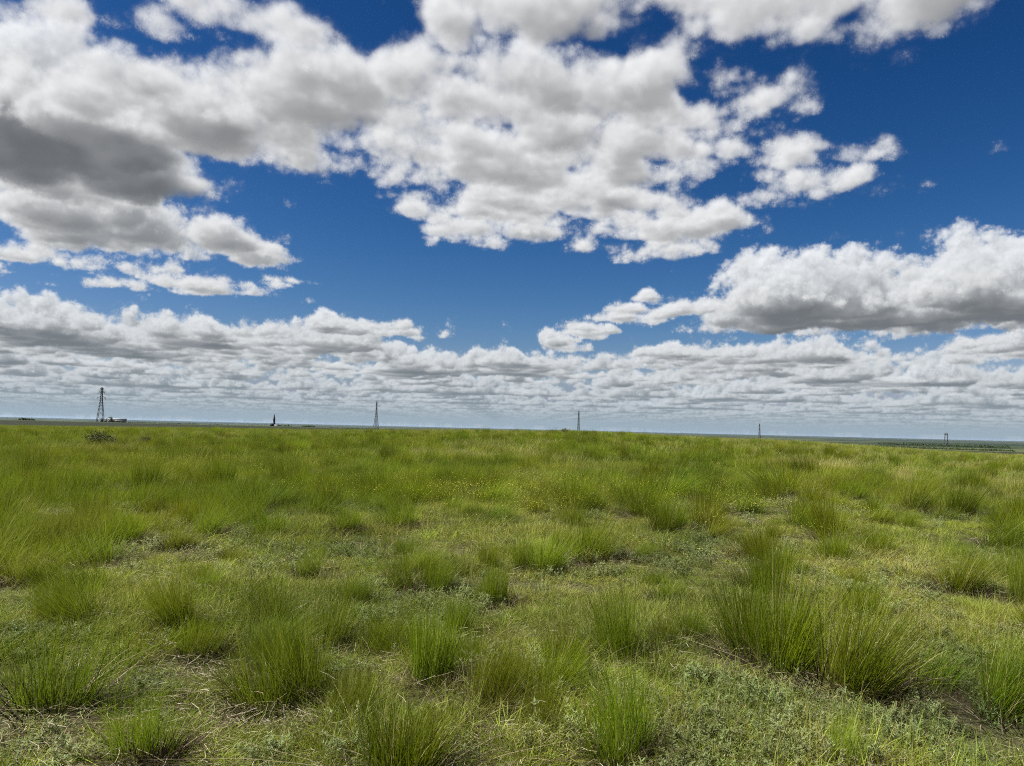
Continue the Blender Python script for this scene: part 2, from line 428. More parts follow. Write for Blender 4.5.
m_worm = leaf_material('wormwood_leaves', (0.1160, 0.1480, 0.0560), (0.2000, 0.2240, 0.1160), (0.2560, 0.2160, 0.1280), (0.1520, 0.1760, 0.0720), trans=.25, rough=.95, dryness=.05)
m_flower = simple('yellow_petals', (.50, .47, .06), .7, .25, 40)

# ------------------------------------------------------------------ ground sheet
def build_ground():
    NA = 360
    R = np.concatenate([[.15], np.geomspace(.5, 160, 150), np.geomspace(170, 44000, 120)])
    a = np.arange(NA)/NA*2*PI
    X = R[:, None]*np.sin(a); Y = R[:, None]*np.cos(a)
    Z = gz(X, Y)
    V = np.stack([X, Y, Z], -1).reshape(-1, 3)
    i, j = np.meshgrid(np.arange(len(R)-1), np.arange(NA), indexing='ij'); j2 = (j+1) % NA
    Q = np.stack([i*NA + j, (i+1)*NA + j, (i+1)*NA + j2, i*NA + j2], -1).reshape(-1, 4)
    V = np.vstack([V, [0, 0, gz(0, .1)]]); c = len(V)-1
    jj = np.arange(NA); Tt = np.stack([np.full(NA, c), jj, (jj+1) % NA], 1)
    m, nt, out = material('steppe_ground')
    pos = nt.new('ShaderNodeNewGeometry').outputs['Position']
    # soil, moss and litter close by
    n1 = nt.noise(pos, 2.2, 6, .65); n2 = nt.noise(pos, 14, 5, .7); n3 = nt.noise(pos, .12, 4, .55); n4 = nt.noise(pos, 60, 4, .7)
    soil = nt.mix(nt.ramp(n2, .35, .7), (.028, .023, .015), (.095, .078, .048))
    moss = nt.mix(n4, (.026, .034, .010), (.072, .078, .028))
    c = nt.mix(nt.ramp(n1, .40, .62), soil, moss)
    c = nt.mix(nt.math('MULTIPLY', nt.ramp(n4, .58, .72), .7), c, (.30, .26, .16))
    # pasture further off, then the fields of the plain
    sp = nt.new('ShaderNodeVectorMath', operation='LENGTH'); nt.l.new(pos, sp.inputs[0]); dist = sp.outputs['Value']
    past = nt.mix(nt.ramp(nt.noise(pos, .05, 5, .6), .35, .65), (.060, .082, .016), (.115, .12, .035))
    c = nt.mix(nt.ramp(dist, 25, 90), c, past)
    vor = nt.new('ShaderNodeTexVoronoi'); mp = nt.new('ShaderNodeMapping'); nt.l.new(pos, mp.inputs[0])
    mp.inputs['Rotation'].default_value = (0, 0, .35); mp.inputs['Scale'].default_value = (1/900, 1/420, 0)
    nt.l.new(mp.outputs[0], vor.inputs['Vector']); vor.inputs['Scale'].default_value = 1
    wn = nt.new('ShaderNodeSeparateColor'); nt.l.new(vor.outputs['Color'], wn.inputs[0])
    cr = nt.new('ShaderNodeValToRGB'); nt.l.new(wn.outputs[0], cr.inputs[0])
    e = cr.color_ramp; e.interpolation = 'CONSTANT'
    pal = [(0, (.018, .028, .014)), (.25, (.022, .025, .016)), (.42, (.040, .052, .022)), (.6, (.016, .024, .014)), (.78, (.062, .070, .034)), (.9, (.028, .036, .020))]
    while len(e.elements) < len(pal): e.elements.new(.5)
    for k, (p_, q) in enumerate(pal): e.elements[k].position = p_; e.elements[k].color = (*q, 1)
    c = nt.mix(nt.ramp(dist, 150, 260), c, cr.outputs[0])
    p = principled(nt, out, c, .95, .05)
    b = nt.new('ShaderNodeBump'); b.inputs['Strength'].default_value = .6; b.inputs['Distance'].default_value = .04
    nt.l.new(n2, b.inputs['Height']); nt.l.new(b.outputs[0], p.inputs['Normal'])
    o = obj('ground', mesh_from('ground', V, [Q, Tt], m, smooth=True)); tag(o, 'rolling steppe ground falling away to flat fields on the horizon', 'ground', kind='structure')
build_ground()

# ------------------------------------------------------------------ scattering
# the tussocks of the clearing: foot, width and height as read from the photo, lean, slim or not, description
TSPEC = [
 (268, 697, 100, 92, .08, 0, 'big green tussock with a dark bare hollow at its foot, front left of the clearing'),
 (432, 682, 80, 84, 0, 0, 'broad tussock over brown thatch, joined to a smaller tuft on its right, front middle'),
 (492, 702, 62, 70, .05, 0, 'smaller tussock leaning against the right side of the broad front middle tussock'),
 (612, 756, 74, 112, 0, 0, 'upright bright tussock with a reddish brown foot at the bottom edge of the photo'),
 (612, 655, 66, 84, 0, 0, 'tussock in the middle with a dark gap under its right side, behind the bottom one'),
 (738, 652, 84, 92, -.04, 0, 'left one of the three tussocks grown together at the front right, straw at its foot'),
 (790, 672, 92, 114, .05, 0, 'middle and tallest of the three tussocks grown together at the front right'),
 (848, 688, 92, 112, .10, 0, 'right hand one of the three tussocks grown together at the front right'),
 (1002, 722, 76, 92, 0, 0, 'upright tussock cut by the right edge of the photo, in the foreground'),
 (336, 645, 52, 64, .12, 1, 'narrow tussock with pale dry blades behind the big front left tussock'),
 (400, 592, 36, 50, -.45, 1, 'slim tussock leaning clearly to the left, left of the middle of the clearing'),
 (496, 606, 46, 48, 0, 0, 'low rounded tussock in the centre of the clearing'),
 (588, 558, 62, 46, 0, 0, 'half round dark footed tussock standing alone at the back of the clearing'),
 (393, 526, 52, 36, .05, 0, 'dark footed tussock left of the yellow flowers'),
 (344, 531, 40, 32, 0, 0, 'light green tussock just left of the dark footed one by the yellow flowers'),
 (640, 517, 52, 42, 0, 0, 'tussock at the edge of the deep grass right of the yellow flowers'),
 (822, 540, 36, 72, -.28, 1, 'tall dark tussock leaning left on the right side of the field'),
 (952, 590, 52, 42, .05, 0, 'grey green tussock among pale dry grass near the right edge'),
 (922, 513, 40, 38, -.1, 0, 'green tussock with a pale dry foot at the back right'),
 (952, 516, 42, 34, 0, 0, 'soft tussock right beside the pale footed one at the back right'),
 (1019, 604, 30, 60, -.1, 1, 'thin tall tussock cut by the right edge of the photo, mid distance'),
 (150, 752, 76, 66, 0, 1, 'bright yellow green tuft at the bottom left'),
 (40, 706, 100, 96, .05, 1, 'loose pale green tuft spreading at the left edge of the foreground'),
 (85, 562, 54, 38, .05, 0, 'tussock over a long dark bare hollow at the left, in front of the deep grass'),
 (128, 542, 38, 28, .05, 0, 'second tussock along the edge of the deep grass from the left, dark at the foot'),
 (245, 515, 44, 36, 0, 0, 'bright tussock with a black foot where the deep grass ends, left of centre'),
 (207, 536, 42, 34, .05, 0, 'dark tussock just left of the black footed bright one'),
 (175, 548, 38, 28, 0, 0, 'small tussock between two dark footed ones on the left side'),
 (14, 584, 50, 44, .05, 0, 'dark tussock cut by the left edge of the photo'),
 (302, 577, 34, 42, 0, 1, 'thin light tussock alone in the pale turf left of centre'),
 (150, 512, 32, 22, 0, 0, 'small dark tussock deep in the grass at the left'),
 (398, 772, 130, 70, 0, 0, 'wide bright green tuft running out of the bottom edge, left of centre'),
 (846, 770, 46, 56, 0, 1, 'thin upright tuft at the bottom edge below the three joined tussocks'),
 (765, 494, 72, 36, 0, 0, 'wide dark tussock at the back right of the yellow flowers'),
 (803, 478, 42, 28, -.1, 0, 'dark bushy tussock behind the tall left leaning one'),
 (624, 463, 22, 28, -.4, 1, 'small very dark plant leaning left far back near the middle'),
 (441, 592, 42, 42, 0, 1, 'sparse thin tussock left of the low rounded one in the clearing'),
 (706, 512, 42, 32, 0, 0, 'soft green tussock between the flowers and the wide dark tussock'),
 (880, 484, 32, 26, 0, 0, 'small green tussock far back on the right'),
 (205, 655, 60, 46, .1, 1, 'small reddish tipped tuft left of the big front left tussock'),
 (660, 600, 44, 34, .1, 1, 'sparse tuft behind the middle tussock with the dark gap'),
 (930, 690, 56, 50, .2, 1, 'flattened tuft with long pale bent stems at the right foreground')]
TPOS = np.array([on_ground(q[0], q[1]) for q in TSPEC]); TWID = np.array([q[2]/F_PX*math.hypot(*on_ground(q[0], q[1])) for q in TSPEC])
def clear_of_tussocks(x, y, front=1.1, wide=.62):
    """False for points that would stand on or right in front of one of those tussocks"""
    ok = np.ones(len(x), bool)
    for (tx, ty), w in zip(TPOS, TWID):
        d = math.hypot(tx, ty); ux, uy = tx/d, ty/d
        al = (x - tx)*ux + (y - ty)*uy; la = (x - tx)*uy - (y - ty)*ux
        ok &= ~((np.abs(la) < wide*w) & (al > -front*min(1, w/.5)) & (al < .25*w))
    return ok
SECT = math.radians(44)
def sector(n, r0, r1, seed, power=1.0):
    """points in the sector of view, density per area proportional to r**-power"""
    r = np.random.default_rng(seed)
    k = 2 - power; u = r.random(n)
    rad = (r0**k + u*(r1**k - r0**k))**(1/k) if abs(k) > 1e-6 else r0*(r1/r0)**u
    a = (r.random(n)*2 - 1)*SECT
    return rad*np.sin(a), rad*np.cos(a), rad, r
def vnoise(x, y, s, seed):
    r = np.random.default_rng(seed); G = r.random((256, 256))
    def one(x, y):
        xi = np.floor(x).astype(int); yi = np.floor(y).astype(int); fx = x - xi; fy = y - yi
        fx = fx*fx*(3-2*fx); fy = fy*fy*(3-2*fy)
        g = lambda a, b: G[a % 256, b % 256]
        return (g(xi, yi)*(1-fy) + g(xi, yi+1)*fy)*(1-fx) + (g(xi+1, yi)*(1-fy) + g(xi+1, yi+1)*fy)*fx
    return .6*one(x/s, y/s) + .28*one(x/s*2.1+7, y/s*2.1) + .12*one(x/s*4.3, y/s*4.3+3)
def smooth(v, a, b):
    t = np.clip((v - a)/(b - a), 0, 1); return t*t*(3 - 2*t)
def tall_mask(x, y):
    """0 in the grazed clearings near the viewer, 1 in the deep grass"""
    r = np.hypot(x, y); a = np.degrees(np.arctan2(x, y))
    edge = np.interp(a, [-44, -34, -26, -20, -13, -7, 0, 10, 20, 34, 44], [7.4, 8.2, 10.2, 12.4, 14.6, 15.5, 15.5, 15.5, 17, 20, 22])
    n = vnoise(x+50, y+50, 2.6, 21)
    patchy = smooth(vnoise(x+5, y+80, 4.2, 22), .34, .6)
    deep = smooth(r + (n - .5)*7, edge - .8, edge + 2.4)
    return deep*(1 - (1 - patchy)*smooth(a, -6, 14)*np.clip(1.25 - r/90, 0, .85))
def stuff(name, protos, pts, rot, scl, idx, label, cat):
    """one ground-cover object: points that carry copies of the prototypes"""
    me = bpy.data.meshes.new(name); n = len(pts)
    me.vertices.add(n); me.vertices.foreach_set('co', np.asarray(pts, np.float32).ravel())
    a = me.attributes.new('rot', 'FLOAT_VECTOR', 'POINT'); a.data.foreach_set('vector', np.asarray(rot, np.float32).ravel())
    a = me.attributes.new('scl', 'FLOAT_VECTOR', 'POINT'); a.data.foreach_set('vector', np.asarray(scl, np.float32).ravel())
    a = me.attributes.new('idx', 'INT', 'POINT'); a.data.foreach_set('value', np.asarray(idx, np.int32))
    o = obj(name, me); tag(o, label, cat, kind='stuff')
    g = bpy.data.node_groups.new(name + '_scatter', 'GeometryNodeTree')
    g.interface.new_socket('Geometry', in_out='INPUT', socket_type='NodeSocketGeometry'); g.interface.new_socket('Geometry', in_out='OUTPUT', socket_type='NodeSocketGeometry')
    gi = g.nodes.new('NodeGroupInput'); go = g.nodes.new('NodeGroupOutput')
    jn = g.nodes.new('GeometryNodeJoinGeometry')
    for p in reversed(protos):        # a multi-input socket lists the newest link first
        oi = g.nodes.new('GeometryNodeObjectInfo'); oi.inputs['Object'].default_value = p; oi.inputs['As Instance'].default_value = True
        g.links.new(oi.outputs['Geometry'], jn.inputs[0])
    ip = g.nodes.new('GeometryNodeInstanceOnPoints'); ip.inputs['Pick Instance'].default_value = True
    def na(nm, dt):
        k = g.nodes.new('GeometryNodeInputNamedAttribute'); k.data_type = dt; k.inputs[0].default_value = nm
        return k.outputs[0]
    g.links.new(gi.outputs[0], ip.inputs['Points']); g.links.new(jn.outputs[0], ip.inputs['Instance'])
    g.links.new(na('idx', 'INT'), ip.inputs['Instance Index'])
    e2r = g.nodes.new('FunctionNodeEulerToRotation'); g.links.new(na('rot', 'FLOAT_VECTOR'), e2r.inputs[0]); g.links.new(e2r.outputs[0], ip.inputs['Rotation'])
    g.links.new(na('scl', 'FLOAT_VECTOR'), ip.inputs['Scale']); g.links.new(ip.outputs[0], go.inputs[0])
    md = o.modifiers.new('scatter', 'NODES'); md.node_group = g
    return o
def proto(name, soup, mat):
    return bpy.data.objects.new(name, soup.mesh(name, mat))
def one(mat, name, *sets):
    s = Soup()
    for V, F, A in sets: s.add(V, F, **A)
    return proto(name, s, mat)
def lay(x, y, keep=None, dz=0.0):
    return np.stack([x, y, gz(x, y) + dz], 1)
def rots(r, n, tilt=.12):
    return np.stack([tilt*r.standard_normal(n), tilt*r.standard_normal(n), r.random(n)*2*PI], 1)

# short turf
P_turf = [one(m_turf, 'turf_tuft', blades(84, .13, .060, .0042, .95, .7, 100+k, hvar=.5, seg=2), blades(8, .13, .12, .0026, .5, .5, 200+k, seg=2, hvar=.5)) for k in range(7)]
P_turf_far = [one(m_turf, 'turf_tuft', blades(46, .30, .13, .010, .5, .4, 300+k, seg=2, hvar=.4)) for k in range(4)]
xs = []; 
def turf():
    P, Rr, S, I = [], [], [], []
    for (n, r0, r1, pw, off, cnt, s0) in ((9500, 2.6, 9.5, .6, 0, 7, 1.0), (17000, 9.5, 30, 1.0, 0, 7, 1.35), (9000, 26, 110, 1.2, 7, 4, 1.7)):
        x, y, rad, r = sector(n, r0, r1, 400 + int(r0), pw)
        bare = vnoise(x, y, .9, 31); lush = vnoise(x+9, y, 2.2, 32)
        k = r.random(n) < np.clip(.20 + 1.1*smooth(bare, .33, .54), 0, 1)
        k &= clear_of_tussocks(x, y, .60, .56) | (r.random(n) < .10)
        x, y, lush = x[k], y[k], lush[k]; m = len(x)
        s = s0*(.75 + .5*lush)*(.8 + .4*r.random(m))
        P.append(lay(x, y)); Rr.append(rots(r, m)); S.append(np.stack([s, s, s*(.42 + .75*smooth(lush, .3, .75))], 1)); I.append(off + r.integers(0, cnt, m))
    stuff('short_grass', P_turf + P_turf_far, np.concatenate(P), np.concatenate(Rr), np.concatenate(S), np.concatenate(I), 'short green turf covering the steppe between the tussocks', 'grass')
turf()

# deep grass
BIAS = (.10, -.03)
P_tall = [one(m_tall, 'tall_tuft', blades(60, .13, .40, .0042, .28, .25, 500+k, bias=BIAS, hvar=.25), blades(30, .16, .20, .005, .4, .3, 520+k, bias=BIAS)) for k in range(6)]
P_feath = [one(m_feather, 'feather_tuft', blades(46, .15, .42, .0036, .30, .45, 540+k, bias=(.16, -.03), hvar=.25), blades(30, .16, .2, .005, .4, .3, 560+k, bias=BIAS)) for k in range(6)]
P_tall_far = [one(m_tall, 'tall_tuft', blades(60, .42, .40, .014, .22, .25, 580+k, bias=BIAS, hvar=.3, seg=2)) for k in range(4)]
P_feath_far = [one(m_feather, 'feather_tuft', blades(60, .42, .42, .013, .25, .4, 600+k, bias=(.16, -.03), hvar=.3, seg=3)) for k in range(4)]
def deep(name, protos, n_near, sel, seeds, label):
    P, Rr, S, I = [], [], [], []
    loose = lambda x, y: .20*smooth(vnoise(x+3, y+9, .8, 46), .50, .70)*smooth(vnoise(x+60, y+9, 3.1, 47), .30, .6) + .10*smooth(-np.degrees(np.arctan2(x, y)), 9, 20)*(np.hypot(x, y) < 7.5)*smooth(vnoise(x+3, y+9, .6, 48), .4, .65)
    for (n, r0, r1, pw, off, cnt, s0) in ((n_near, 3.6, 34, 1.0, 0, 6, 1.0), (n_near, 28, 170, 1.35, 6, 4, 1.0)):
        x, y, rad, r = sector(n, r0, r1, seeds + int(r0), pw)
        tm = tall_mask(x, y); pr = np.clip(sel(x, y, rad) + loose(x, y)*(1 - tm), 0, 1)
        k = (r.random(n) < pr) & clear_of_tussocks(x, y)
        x, y, rad = x[k], y[k], rad[k]; m = len(x)
        hn = .55*vnoise(x, y, 2.6, 41) + .45*smooth(vnoise(x, y, 1.1, 45), .25, .75)
        s = s0*(.8 + .4*r.random(m)); h = s*(.34 + .78*hn)*(.45 + .55*smooth(tm[k], .1, .6))
        P.append(lay(x, y)); Rr.append(rots(r, m, .06)); Rr[-1][:, 2] = r.standard_normal(m)*.9; S.append(np.stack([s, s, h], 1)); I.append(off + r.integers(0, cnt, m))
    stuff(name, protos, np.concatenate(P), np.concatenate(Rr), np.concatenate(S), np.concatenate(I), label, 'grass')
def feather_zone(x, y): return smooth(vnoise(x+200, y+30, 9, 51)*.7 + vnoise(x, y, 2.2, 52)*.3 + .0035*np.degrees(np.arctan2(x, y)), .42, .62)
deep('tall_grass', P_tall + P_tall_far, 22000, lambda x, y, r: (tall_mask(x, y)*.985 + .012)*(1 - .85*feather_zone(x, y))*(.14 + 1.1*smooth(vnoise(x, y, 1.3, 43), .34, .62)), 700, 'deep green grass thick over the middle of the field')
deep('feather_grass', P_feath + P_feath_far, 22000, lambda x, y, r: (tall_mask(x, y)*.985 + .012)*(feather_zone(x, y)*.9)*(.14 + 1.1*smooth(vnoise(x, y, 1.3, 44), .34, .62)), 800, 'pale seeding feather grass drifting through the field')

# wormwood: short branching sprigs with small silvery leaves
def wormwood(seed):
    r = np.random.default_rng(seed); s = Soup()
    for k in range(13):
        a = r.random()*2*PI; L = .04 + .06*r.random(); ln = .3 + .7*r.random()
        b = np.array([.05*r.standard_normal(), .05*r.standard_normal(), 0]); d = np.array([math.cos(a)*ln, math.sin(a)*ln, 1.0]); d /= np.linalg.norm(d)
        n = 34
        t = np.sort(r.random(n))*.9 + .1
        c = b + d*(t*L)[:, None]
        th = r.random(n)*2*PI; up = .2 + .6*r.random(n)
        ld = np.stack([np.cos(th), np.sin(th), up], 1); ld /= np.linalg.norm(ld, axis=1)[:, None]
        sd = np.stack([-np.sin(th), np.cos(th), .3*r.standard_normal(n)], 1)
        ll = (.009 + .013*r.random(n))[:, None]; lw = (.0008 + .0008*r.random(n))[:, None]
        V = np.concatenate([c - sd*lw, c + sd*lw, c + ld*ll*.6 + sd*lw*1.3, c + ld*ll*.6 - sd*lw*1.3, c + ld*ll])
        i = np.arange(n)
        s.add(V, [np.stack([i, n+i, 2*n+i, 3*n+i], 1), np.stack([3*n+i, 2*n+i, 4*n+i], 1)], rnd=np.tile(r.random(n), 5), along=np.repeat([0, 0, .5, .5, 1], n))
    return s
P_worm = [proto('wormwood_sprig', wormwood(900+k), m_worm) for k in range(6)]
x, y, rad, r = sector(21000, 2.6, 26, 910, 1.1)
w = vnoise(x+77, y+13, 1.7, 61)
k = r.random(len(x)) < (.75*smooth(w, .44, .68)*(.35 + .65*smooth(vnoise(x, y, .5, 62), .35, .6)))*(1 - .85*tall_mask(x, y)) + .05
k &= clear_of_tussocks(x, y, .55, .52) | (r.random(len(x)) < .12)
x, y = x[k], y[k]; m = len(x); s = (.75 + .8*r.random(m))*(1 + .02*np.hypot(x, y))
stuff('wormwood', P_worm, lay(x, y), rots(r, m, .15), np.stack([s, s, s], 1), r.integers(0, 6, m), 'low silvery wormwood growing through the turf', 'ground cover')

# straw lying about
def litter(seed, n=34, L=.085, spread=.15):
    r = np.random.default_rng(seed); s = Soup()
    c = np.stack([spread*r.standard_normal(n), spread*r.standard_normal(n), .012 + .05*r.random(n)**2], 1)
    th = r.random(n)*2*PI; d = np.stack([np.cos(th), np.sin(th), .22*r.standard_normal(n)], 1)
    ln = (L*(.4 + r.random(n)))[:, None]; sd = np.stack([-np.sin(th), np.cos(th), r.standard_normal(n)*.4], 1)*.0011
    bend = np.stack([-np.sin(th), np.cos(th), np.zeros(n)], 1)*(.12*r.standard_normal(n))[:, None]*ln
    V = np.concatenate([c - d*ln/2 - sd, c - d*ln/2 + sd, c + bend - sd, c + bend + sd, c + d*ln/2 - sd*.6, c + d*ln/2 + sd*.6]); i = np.arange(n)
    s.add(V, [np.concatenate([np.stack([i, n+i, 3*n+i, 2*n+i], 1), np.stack([2*n+i, 3*n+i, 5*n+i, 4*n+i], 1)])], rnd=np.tile(r.random(n), 6), along=np.repeat([0, 0, .5, .5, 1, 1], n))
    return s
P_lit = [proto('straw_scatter', litter(950+k), m_straw) for k in range(5)]
x, y, rad, r = sector(9000, 2.2, 24, 960, 1.0)
w = vnoise(x+31, y+5, 1.1, 71)
k = r.random(len(x)) < .16 + .34*smooth(w, .54, .74)
x, y = x[k], y[k]; m = len(x); s = .7 + .7*r.random(m)
stuff('straw_litter', P_lit, lay(x, y), rots(r, m, .08), np.stack([s, s, s], 1), r.integers(0, 5, m), 'dry straw and dead stems lying on the turf', 'ground cover')

# small yellow flowers
def flowers(seed, n=16):
    r = np.random.default_rng(seed); s = Soup(); st = Soup()
    for k in range(n):
        bx, by = .16*r.standard_normal(2); h = .20 + .12*r.random()
        for q in range(3):
            c = np.array([bx + .03*r.standard_normal(), by + .03*r.standard_normal(), h + .03*r.standard_normal()]); R_ = .0018 + .0027*r.random()
            th = np.arange(6)/6*2*PI; tl = .4*r.standard_normal(2)
            V = [c] + [c + np.array([R_*math.cos(t), R_*math.sin(t), R_*(tl[0]*math.cos(t) + tl[1]*math.sin(t)) + .002]) for t in th]
            s.add(V, [[[0, 1+i, 1+(i+1) % 6] for i in range(6)]])
    return s
P_flow = [proto('flower_spray', flowers(970+k), m_flower) for k in range(4)]
pts = []
for (px, py, sx_, n_) in ((470, 498, 50, 80), (500, 500, 100, 70), (380, 492, 40, 24), (225, 462, 60, 50), (640, 505, 140, 50), (450, 480, 140, 40), (690, 500, 60, 26), (780, 515, 40, 20), (870, 470, 30, 16), (160, 470, 60, 16), (600, 490, 40, 20)):
    gx, gy = on_ground(px, py + 6); gx2, _ = on_ground(px + sx_, py + 6); w_ = abs(gx2 - gx)
    pts += [(gx + w_*.8*rng.standard_normal(), gy + w_*1.0*rng.standard_normal()) for _ in range(n_)]
pts = np.array(pts); m = len(pts)
s = .8 + .5*rng.random(m)
stuff('yellow_flowers', P_flow, lay(pts[:, 0], pts[:, 1], dz=.05), rots(rng, m, .1), np.stack([s, s, s], 1), rng.integers(0, 4, m), 'tiny yellow flowers blooming in drifts among the grass', 'flowers')

# ------------------------------------------------------------------ individual tussocks
def tuss_pair(seed, dense=1.0, lean=.34):
    g = Soup()
    r_ = np.random.default_rng(seed + 77); bi = (BIAS[0] + .16*r_.standard_normal(), BIAS[1] + .10*r_.standard_normal()); ln = lean*(.4 + 1.0*r_.random())
    off = .085*r_.standard_normal((3, 2))          # a tussock is several shoots grown together
    for j, q in enumerate((blades(int(390*dense), .15, .47, .0036, ln*.8, .34, seed, bias=bi, hvar=.30), blades(int(230*dense), .11, .40, .0036, ln*1.1, .42, seed+3, bias=bi, hvar=.35), blades(int(150*dense), .16, .27, .0042, ln*1.5, .45, seed+1, bias=bi, hvar=.35), blades(40, .14, .55, .0024, ln*1.2, .35, seed+2, bias=bi, hvar=.25))):
        q[0][:, :2] += off[j % 3]; g.add(q[0], q[1], **q[2])
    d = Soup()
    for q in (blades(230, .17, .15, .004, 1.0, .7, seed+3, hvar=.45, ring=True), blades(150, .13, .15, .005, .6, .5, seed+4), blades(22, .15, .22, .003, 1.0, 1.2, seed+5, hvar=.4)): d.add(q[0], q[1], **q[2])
    return g.mesh('green_blades', m_tuss), d.mesh('dry_base_shade', m_dry_shade)
TUSS = [tuss_pair(2000 + 10*k) for k in range(10)]
SLIM = [tuss_pair(2200 + 10*k, .5, .22) for k in range(3)]
GRP = 'grass tussocks standing in the clearing'
def tussock(px, py, wpx, hpx, label, lean=0.0, slim=False, seed=0):
    x, y = on_ground(px, py); d = math.hypot(math.hypot(x, y), EYE - float(gz(x, y)))
    w = wpx/F_PX*d; h = hpx/F_PX*d
    src = (SLIM if slim else TUSS); gm, dm = src[seed % len(src)]
    o = thing('grass_tussock', label, 'grass tussock', (x, y, float(gz(x, y)) - .01), 0, GRP)
    sx_ = w/.66; sz_ = h/.62
    a = obj('green_blades', gm, o); b = obj('dry_base_shade', dm, o)
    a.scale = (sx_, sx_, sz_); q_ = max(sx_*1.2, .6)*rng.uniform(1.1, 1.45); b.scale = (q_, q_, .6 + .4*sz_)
    b.location = (.05*w/.5, -.07*w/.5, 0)  # moved to the shadow side, where the dark thatch stands in for shade
    a.rotation_euler = (0, lean, rng.uniform(-.8, .8) if abs(lean) < .15 else 0)

# bunch grass standing close together behind the clearing
x, y, rad, r = sector(5200, 4.2, 85, 1500, 1.3)
tm = tall_mask(x, y); cl = vnoise(x+11, y+70, 2.4, 81)
k = r.random(len(x)) < np.where(rad < 9, .20, .13 + .60*smooth(cl, .42, .66)*(.35 + .65*tm))
k &= clear_of_tussocks(x, y, 1.5)
x, y, rad, tm = x[k], y[k], rad[k], tm[k]; m = len(x)
s_ = (.50 + .65*r.random(m)**1.3)*np.clip(.36 + rad/20, .5, 1.25); ang = .5*r.standard_normal(m)
P3 = lay(x, y); R3 = np.stack([.05*r.standard_normal(m), .08*r.standard_normal(m), ang], 1); S3 = np.stack([s_*1.15, s_*1.15, s_*(.75 + .35*r.random(m))], 1); I3 = r.integers(0, 10, m)
stuff('bunch_grass', [bpy.data.objects.new('bunch', a) for a, b in TUSS], P3, R3, S3, I3, 'countless bunches of green grass thronging the field behind the clearing', 'grass')
stuff('thatch_with_shade', [bpy.data.objects.new('thatch', b) for a, b in TUSS], P3, R3, S3*np.array([1.15, 1.15, 1.0]), I3, 'dead thatch, its colour darkened for shade, around the feet of the grass bunches', 'ground cover')
for i, (px, py, w, h, lean, slim, label) in enumerate(TSPEC):
    tussock(px, py, w, h, label, lean, bool(slim), i)

# ------------------------------------------------------------------ far landmarks
m_steel = simple('galvanised_steel', (.075, .083, .095), .6, .1, .3)
m_glassins = simple('insulator_glass', (.10, .12, .12), .4, .1, 1)
m_white = simple('pale_wall', (.25, .25, .245), .85, .08, .4)
m_roof = simple('grey_roof_sheet', (.22, .23, .225), .7, .1, .4)
m_dark = simple('dark_weathered_metal', (.035, .038, .042), .7, .2, .4)
m_door = simple('barn_door_wood', (.12, .09, .06), .8, .2, 1)
m_bark = simple('bark', (.06, .05, .04), .9, .2, 3)
def crown_material(name, a, b):
    m, nt, out = material(name); pos = nt.new('ShaderNodeNewGeometry').outputs['Position']
    c = nt.mix(nt.ramp(nt.noise(pos, .9, 3, .6), .35, .65), a, b); principled(nt, out, c, .7, .2); return m
m_crown = crown_material('tree_leaves', (.030, .050, .014), (.055, .085, .022))
m_bush = crown_material('bush_leaves', (.050, .058, .020), (.085, .090, .035))

def lattice(s, H, b0, b1, waist, w):
    """four legged lattice column: base width b0, width b1 from the waist height up"""
    lv = [0]; z = 0
    while z < H - .5:
        wd = b0 + (b1 - b0)*min(z/waist, 1); z = min(z + max(wd*.95, 1.6), H); lv.append(z)
    def wid(z): return (b0 + (b1 - b0)*min(z/waist, 1))/2 if z <= waist else b1/2*(1 - .5*(z - waist)/(H - waist))
    for z0, z1 in zip(lv[:-1], lv[1:]):
        a, b = wid(z0), wid(z1)
        c0 = [(-a, -a), (a, -a), (a, a), (-a, a)]; c1 = [(-b, -b), (b, -b), (b, b), (-b, b)]
        for k in range(4):
            q = (k+1) % 4
            s.bar((*c0[k], z0), (*c1[k], z1), w)
            s.bar((*c0[k], z0), (*c1[q], z1), w*.55); s.bar((*c0[q], z0), (*c1[k], z1), w*.55)
            s.bar((*c1[k], z1), (*c1[q], z1), w*.5)
    return wid
def pylon(px, r, ytop, label, b0, b1, waist_f, arms, w, rz, sink=0.0):
    x, y = at_range(px, r); z0 = float(gz(x, y))
    dx, dy, dz = ray(px, ytop); H = EYE + dz/math.hypot(dx, dy)*r - z0
    o = thing('power_pylon', label, 'pylon', (x, y, z0), rz, 'lattice pylons along the horizon')
    s = Soup(); lattice(s, H, b0, b1, H*waist_f, w); s.bar((0, 0, H - .3), (0, 0, H + 1.2), w*.6); obj('lattice_tower', s.mesh('lattice_tower', m_steel), o)
    for f, half in arms:
        s = Soup(); z = H*f
        for sg in (-1, 1):
            s.bar((sg*b1*.3, -b1*.4, z), (sg*half, 0, z + .1), w*.8); s.bar((sg*b1*.3, b1*.4, z), (sg*half, 0, z + .1), w*.8); s.bar((sg*b1*.25, 0, z + 1.7), (sg*half, 0, z + .25), w*.8)
            s.bar((sg*half*.6, 0, z), (sg*half*.6, 0, z + .9), w*.5)
        s.bar((-b1*.3, 0, z), (b1*.3, 0, z), w)
        a = obj('crossarm', s.mesh('crossarm', m_steel), o)
        for sg in (-1, 1):
            q = Soup(); q.lathe([(.05, z + .05)] + [(r_, z - .15 - .2*k - dz_) for k in range(7) for r_, dz_ in ((.16, 0), (.16, .06), (.05, .08))] + [(.05, z - 1.8)], 8, (sg*half*.98, 0)); obj('insulator', q.mesh('insulator', m_glassins), a)
    return o
